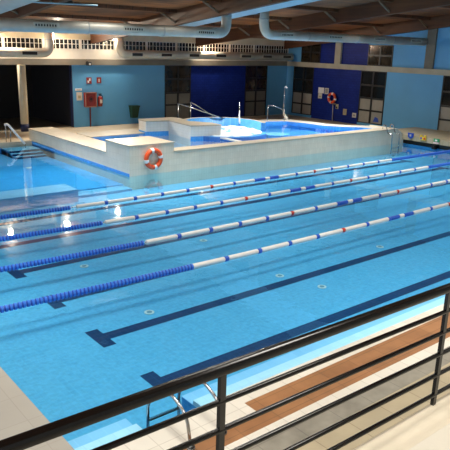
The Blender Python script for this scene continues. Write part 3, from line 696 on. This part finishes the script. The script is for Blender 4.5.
plate_back('notice_sheet', 'cream notice plate left of the red hose cabinet', 'notice', 15.13, 15.45, 1.55, 1.98, 'paper', marks=((.25, .75, .25, .6, 'paper_y', 'print'),))
plate_back('label_plate', 'small narrow white label above the cream notice plate', 'label', 15.07, 15.45, 2.06, 2.18, 'white', marks=((.15, .85, .35, .6, 'frost', 'print'),))
e = thing('fire_hose_cabinet', 'red fire hose cabinet with pale rim on the blue back wall', 'hose cabinet', (15.88, WY, .12))
b = MB(); b.box((15.55, WY - .20, 1.20), (16.20, WY - .001, 1.96)); b.build('box', M['red'], e)
b = MB()
for a in ((15.53, 16.22, 1.18, 1.23), (15.53, 16.22, 1.93, 1.98), (15.53, 15.58, 1.18, 1.98), (16.17, 16.22, 1.18, 1.98)): b.box((a[0], WY - .225, a[2]), (a[1], WY - .20, a[3]))
b.build('rim', M['rim'], e)
b = MB(); b.tube([(15.87, WY - .20, 1.62), (15.87, WY - .235, 1.62)], .16, 0, 24); b.build('hose_reel', M['red_dk'], e)
b = MB(); b.tube([(15.87, WY - .23, 1.62), (15.87, WY - .26, 1.62)], .07, 0, 16); b.build('hub', M['dark'], e)
b = MB(); b.tube([(15.88, WY - .06, .12), (15.88, WY - .06, 1.2)], .035, 0, 10); b.build('pipe', M['red_dk'], e)
e = thing('fire_extinguisher', 'red fire extinguisher hanging right of the hose cabinet', 'extinguisher', (16.47, WY - .12, 1.2))
b = MB(); b.tube([(16.47, WY - .12, 1.2), (16.47, WY - .12, 1.23), (16.47, WY - .12, 1.68), (16.47, WY - .12, 1.76)], [.10, .125, .125, .05], 0, 18); b.build('body', M['red'], e)
b = MB(); b.box((16.40, WY - .25, 1.38), (16.54, WY - .243, 1.58)); b.build('label', M['paper'], e)
b = MB(); b.tube([(16.47, WY - .12, 1.75), (16.47, WY - .12, 1.86)], .035, 0, 10); b.box((16.38, WY - .15, 1.84), (16.55, WY - .09, 1.88)); b.build('valve', M['dark'], e)
b = MB(); b.tube([(16.53, WY - .12, 1.82), (16.62, WY - .13, 1.75), (16.61, WY - .14, 1.45), (16.60, WY - .14, 1.32)], .018, 0, 8); b.build('hose', M['dark'], e)
e = thing('waste_bin', 'dark green waste bin hung low on the blue back wall', 'bin', (18.6, WY - .17, .48))
b = MB(); b.hexa([(18.42, WY - .26, .48), (18.78, WY - .26, .48), (18.78, WY - .02, .48), (18.42, WY - .02, .48), (18.35, WY - .34, 1.1), (18.86, WY - .34, 1.1), (18.86, WY - .005, 1.1), (18.35, WY - .005, 1.1)]); b.build('bin_body', M['green'], e)
b = MB(); b.box((18.33, WY - .36, 1.1), (18.88, WY + .004, 1.17)); b.build('rim', M['green'], e)
e = thing('security_camera', 'small black security camera under the concrete beam', 'camera', (15.8, WY - .2, 3.5))
b = MB(); b.box((15.69, WY - .34, 3.38), (15.91, WY - .14, 3.56)); b.build('body', M['dark'], e)
b = MB(); b.tube([(15.8, WY - .34, 3.46), (15.8, WY - .38, 3.46)], .05, 0, 14); b.build('lens', M['white'], e)
b = MB(); b.box((15.72, WY - .2, 3.5), (15.78, WY - .115, 3.60)); b.build('bracket', M['dark'], e)
def plate_right(name, label, cat, y0, y1, z0, z1, m, marks=(), d=.02, group=None):
    e = thing(name, label, cat, (WX, (y0 + y1) / 2, z0), group)
    b = MB(); b.box((WX - d, y0, z0), (WX + .004, y1, z1)); b.build('plate', M[m], e)
    for (a0, a1, c0, c1, mm, nm) in marks:
        q = MB(); q.box((WX - d - .006, y0 + (y1 - y0) * a0, z0 + (z1 - z0) * c0), (WX - d, y0 + (y1 - y0) * a1, z0 + (z1 - z0) * c1)); q.build(nm, M[mm], e)
plate_right('notice_sheet', 'white notice sheet at upper left of the royal blue tile', 'notice', 27.52, 28.0, 1.80, 2.16, 'white')
plate_right('notice_sheet', 'cream notice sheet hung under the white one on blue tile', 'notice', 27.66, 27.98, 1.46, 1.79, 'paper', ((.2, .8, .2, .5, 'paper_y', 'print'),))
plate_right('notice_sheet', 'grey framed notice between white sheet and lifebuoy', 'notice', 27.12, 27.44, 1.78, 2.16, 'paper', ((.15, .85, .15, .85, 'frost', 'print'),))
plate_right('wall_plate', 'yellowed wall plate right of the lifebuoy pole', 'plate', 25.5, 25.78, .60, .98, 'paper_y', ((.25, .75, .3, .7, 'frost', 'print'),))
plate_right('wall_plate', 'small pale socket plate at lower right of the royal blue tile', 'plate', 24.72, 25.02, .52, .80, 'paper', ((.2, .8, .25, .7, 'frost', 'print'),))
plate_right('wall_plate', 'small yellowed bracket plate below the lifebuoy on blue tile', 'plate', 26.2, 26.42, .92, 1.22, 'paper_y', ((.3, .9, .1, .5, 'dark', 'print'),))
e = thing('blue_sticker', 'small blue sticker on a frosted pane right of the royal blue tile', 'sticker', (WX - .0, 23.25, .42))
b = MB(); b.hexa([(WX + .005, 23.0, .42), (WX + .018, 23.0, .42), (WX + .018, 23.42, .42), (WX + .005, 23.42, .42), (WX + .005, 23.08, .66), (WX + .018, 23.08, .66), (WX + .018, 23.3, .72), (WX + .005, 23.3, .72)]); b.build('plate', M['p_blue'], e)
# plaques on the right end edge
def plaque(y, m, pts, label, marks, z=.31):
    e = thing('pool_plaque', label, 'plaque', (27.49, y, z))
    b = MB(); n0 = len(b.v); k = len(pts)
    b.v += [(27.44, y + p[0], z + p[1]) for p in pts] + [(27.504, y + p[0], z + p[1]) for p in pts]
    b.face(list(range(k))); b.face(list(range(2 * k - 1, k - 1, -1)))
    for i in range(k): b.face([i, (i + 1) % k, k + (i + 1) % k, k + i])
    b.build('plate', M[m], e)
    for (a0, a1, c0, c1, mm) in marks:
        q = MB(); q.box((27.432, y + a0, z + c0), (27.44, y + a1, z + c1)); q.build('mark', M[mm], e)
plaque(18.35, 'p_blue', [(-.17, .27), (-.14, .06), (0, -.02), (.14, .06), (.17, .27)], 'blue shield plaque on the right end of the pool edge', ((-.05, .05, .10, .20, 'duct'),))
plaque(17.62, 'p_yellow', [(-.17, 0), (.17, 0), (.17, .25), (.06, .25), (.06, .17), (-.06, .17), (-.06, .25), (-.17, .25)], 'yellow notched plaque with red mark on the right pool edge', ((-.14, -.05, .04, .14, 'f_red'), (.05, .14, .04, .14, 'p_blue')))
plaque(16.85, 'p_green', [(-.15, .08), (.15, .08), (.15, .24), (-.15, .24)], 'green and white plaque on the right pool edge nearest the window', ((-.15, .15, .0, .07, 'p_pink'), (-.06, .06, .12, .2, 'white')), .24)
e = thing('rope_anchor', 'black rope anchor block at the right pool wall', 'anchor', (27.5, 16.95, -.1))
b = MB(); b.box((27.42, 16.85, -.06), (27.60, 17.05, .16)); b.build('block', M['dark'], e)
b = MB(); b.tube([(27.42, 16.95, .02), (27.36, 16.95, .02)], .07, 0, 12); b.build('wheel', M['dark'], e)

# ------------------------------------------------------------------ railing in front
RY = 2.20; SL = -.024
def rz(z, x): return z + SL * (x - 2.9)
e = thing('railing', 'black steel gallery railing with round handrail and thin bars', 'railing', (2.9, RY, 1.97))
b = MB(); b.tube([(-4.5, RY, rz(2.98, -4.5)), (14.5, RY, rz(2.98, 14.5))], .034, 0, 20); b.build('handrail', M['rail'], e)
for z in (2.79, 2.615, 2.435, 2.258, 2.085):
    b = MB(); b.tube([(-4.5, RY, rz(z, -4.5)), (14.5, RY, rz(z, 14.5))], .0165, 0, 14); b.build('bar', M['rail'], e)
for k in range(-2, 6):
    x = 1.84 + 2.165 * k
    b = MB(); b.box((x - .019, RY - .014, 1.97), (x + .019, RY + .014, rz(2.96, x))); b.build('post', M['rail'], e)

# ------------------------------------------------------------------ light and camera
w = bpy.data.worlds.new('World'); S.world = w; w.use_nodes = True
bg = w.node_tree.nodes['Background']; bg.inputs['Color'].default_value = (.86, .93, 1.0, 1); bg.inputs['Strength'].default_value = 1.3

cam = bpy.data.cameras.new('Camera'); co = bpy.data.objects.new('Camera', cam); COL.objects.link(co); S.camera = co
cam.sensor_width = 36; cam.lens = 614.44 * 36 / 450; cam.clip_end = 300
yaw, pitch, roll = math.radians(39.7193), math.radians(16.3039), math.radians(1.715)
fwd = Vector((math.sin(yaw) * math.cos(pitch), math.cos(yaw) * math.cos(pitch), -math.sin(pitch)))
right = Vector((math.cos(yaw), -math.sin(yaw), 0)); up = right.cross(fwd)
r_ = right * math.cos(roll) + up * math.sin(roll); u_ = r_.cross(fwd)
mw = Matrix(((r_.x, u_.x, -fwd.x, 0), (r_.y, u_.y, -fwd.y, 0), (r_.z, u_.z, -fwd.z, 4.63), (0, 0, 0, 1)))
co.matrix_world = mw

S.view_settings.view_transform = 'Standard'; S.view_settings.look = 'None'
S.view_settings.exposure = 0.0; S.view_settings.gamma = 1.0; S.view_settings.use_curve_mapping = False
S.cycles.max_bounces = 8; S.cycles.transparent_max_bounces = 12
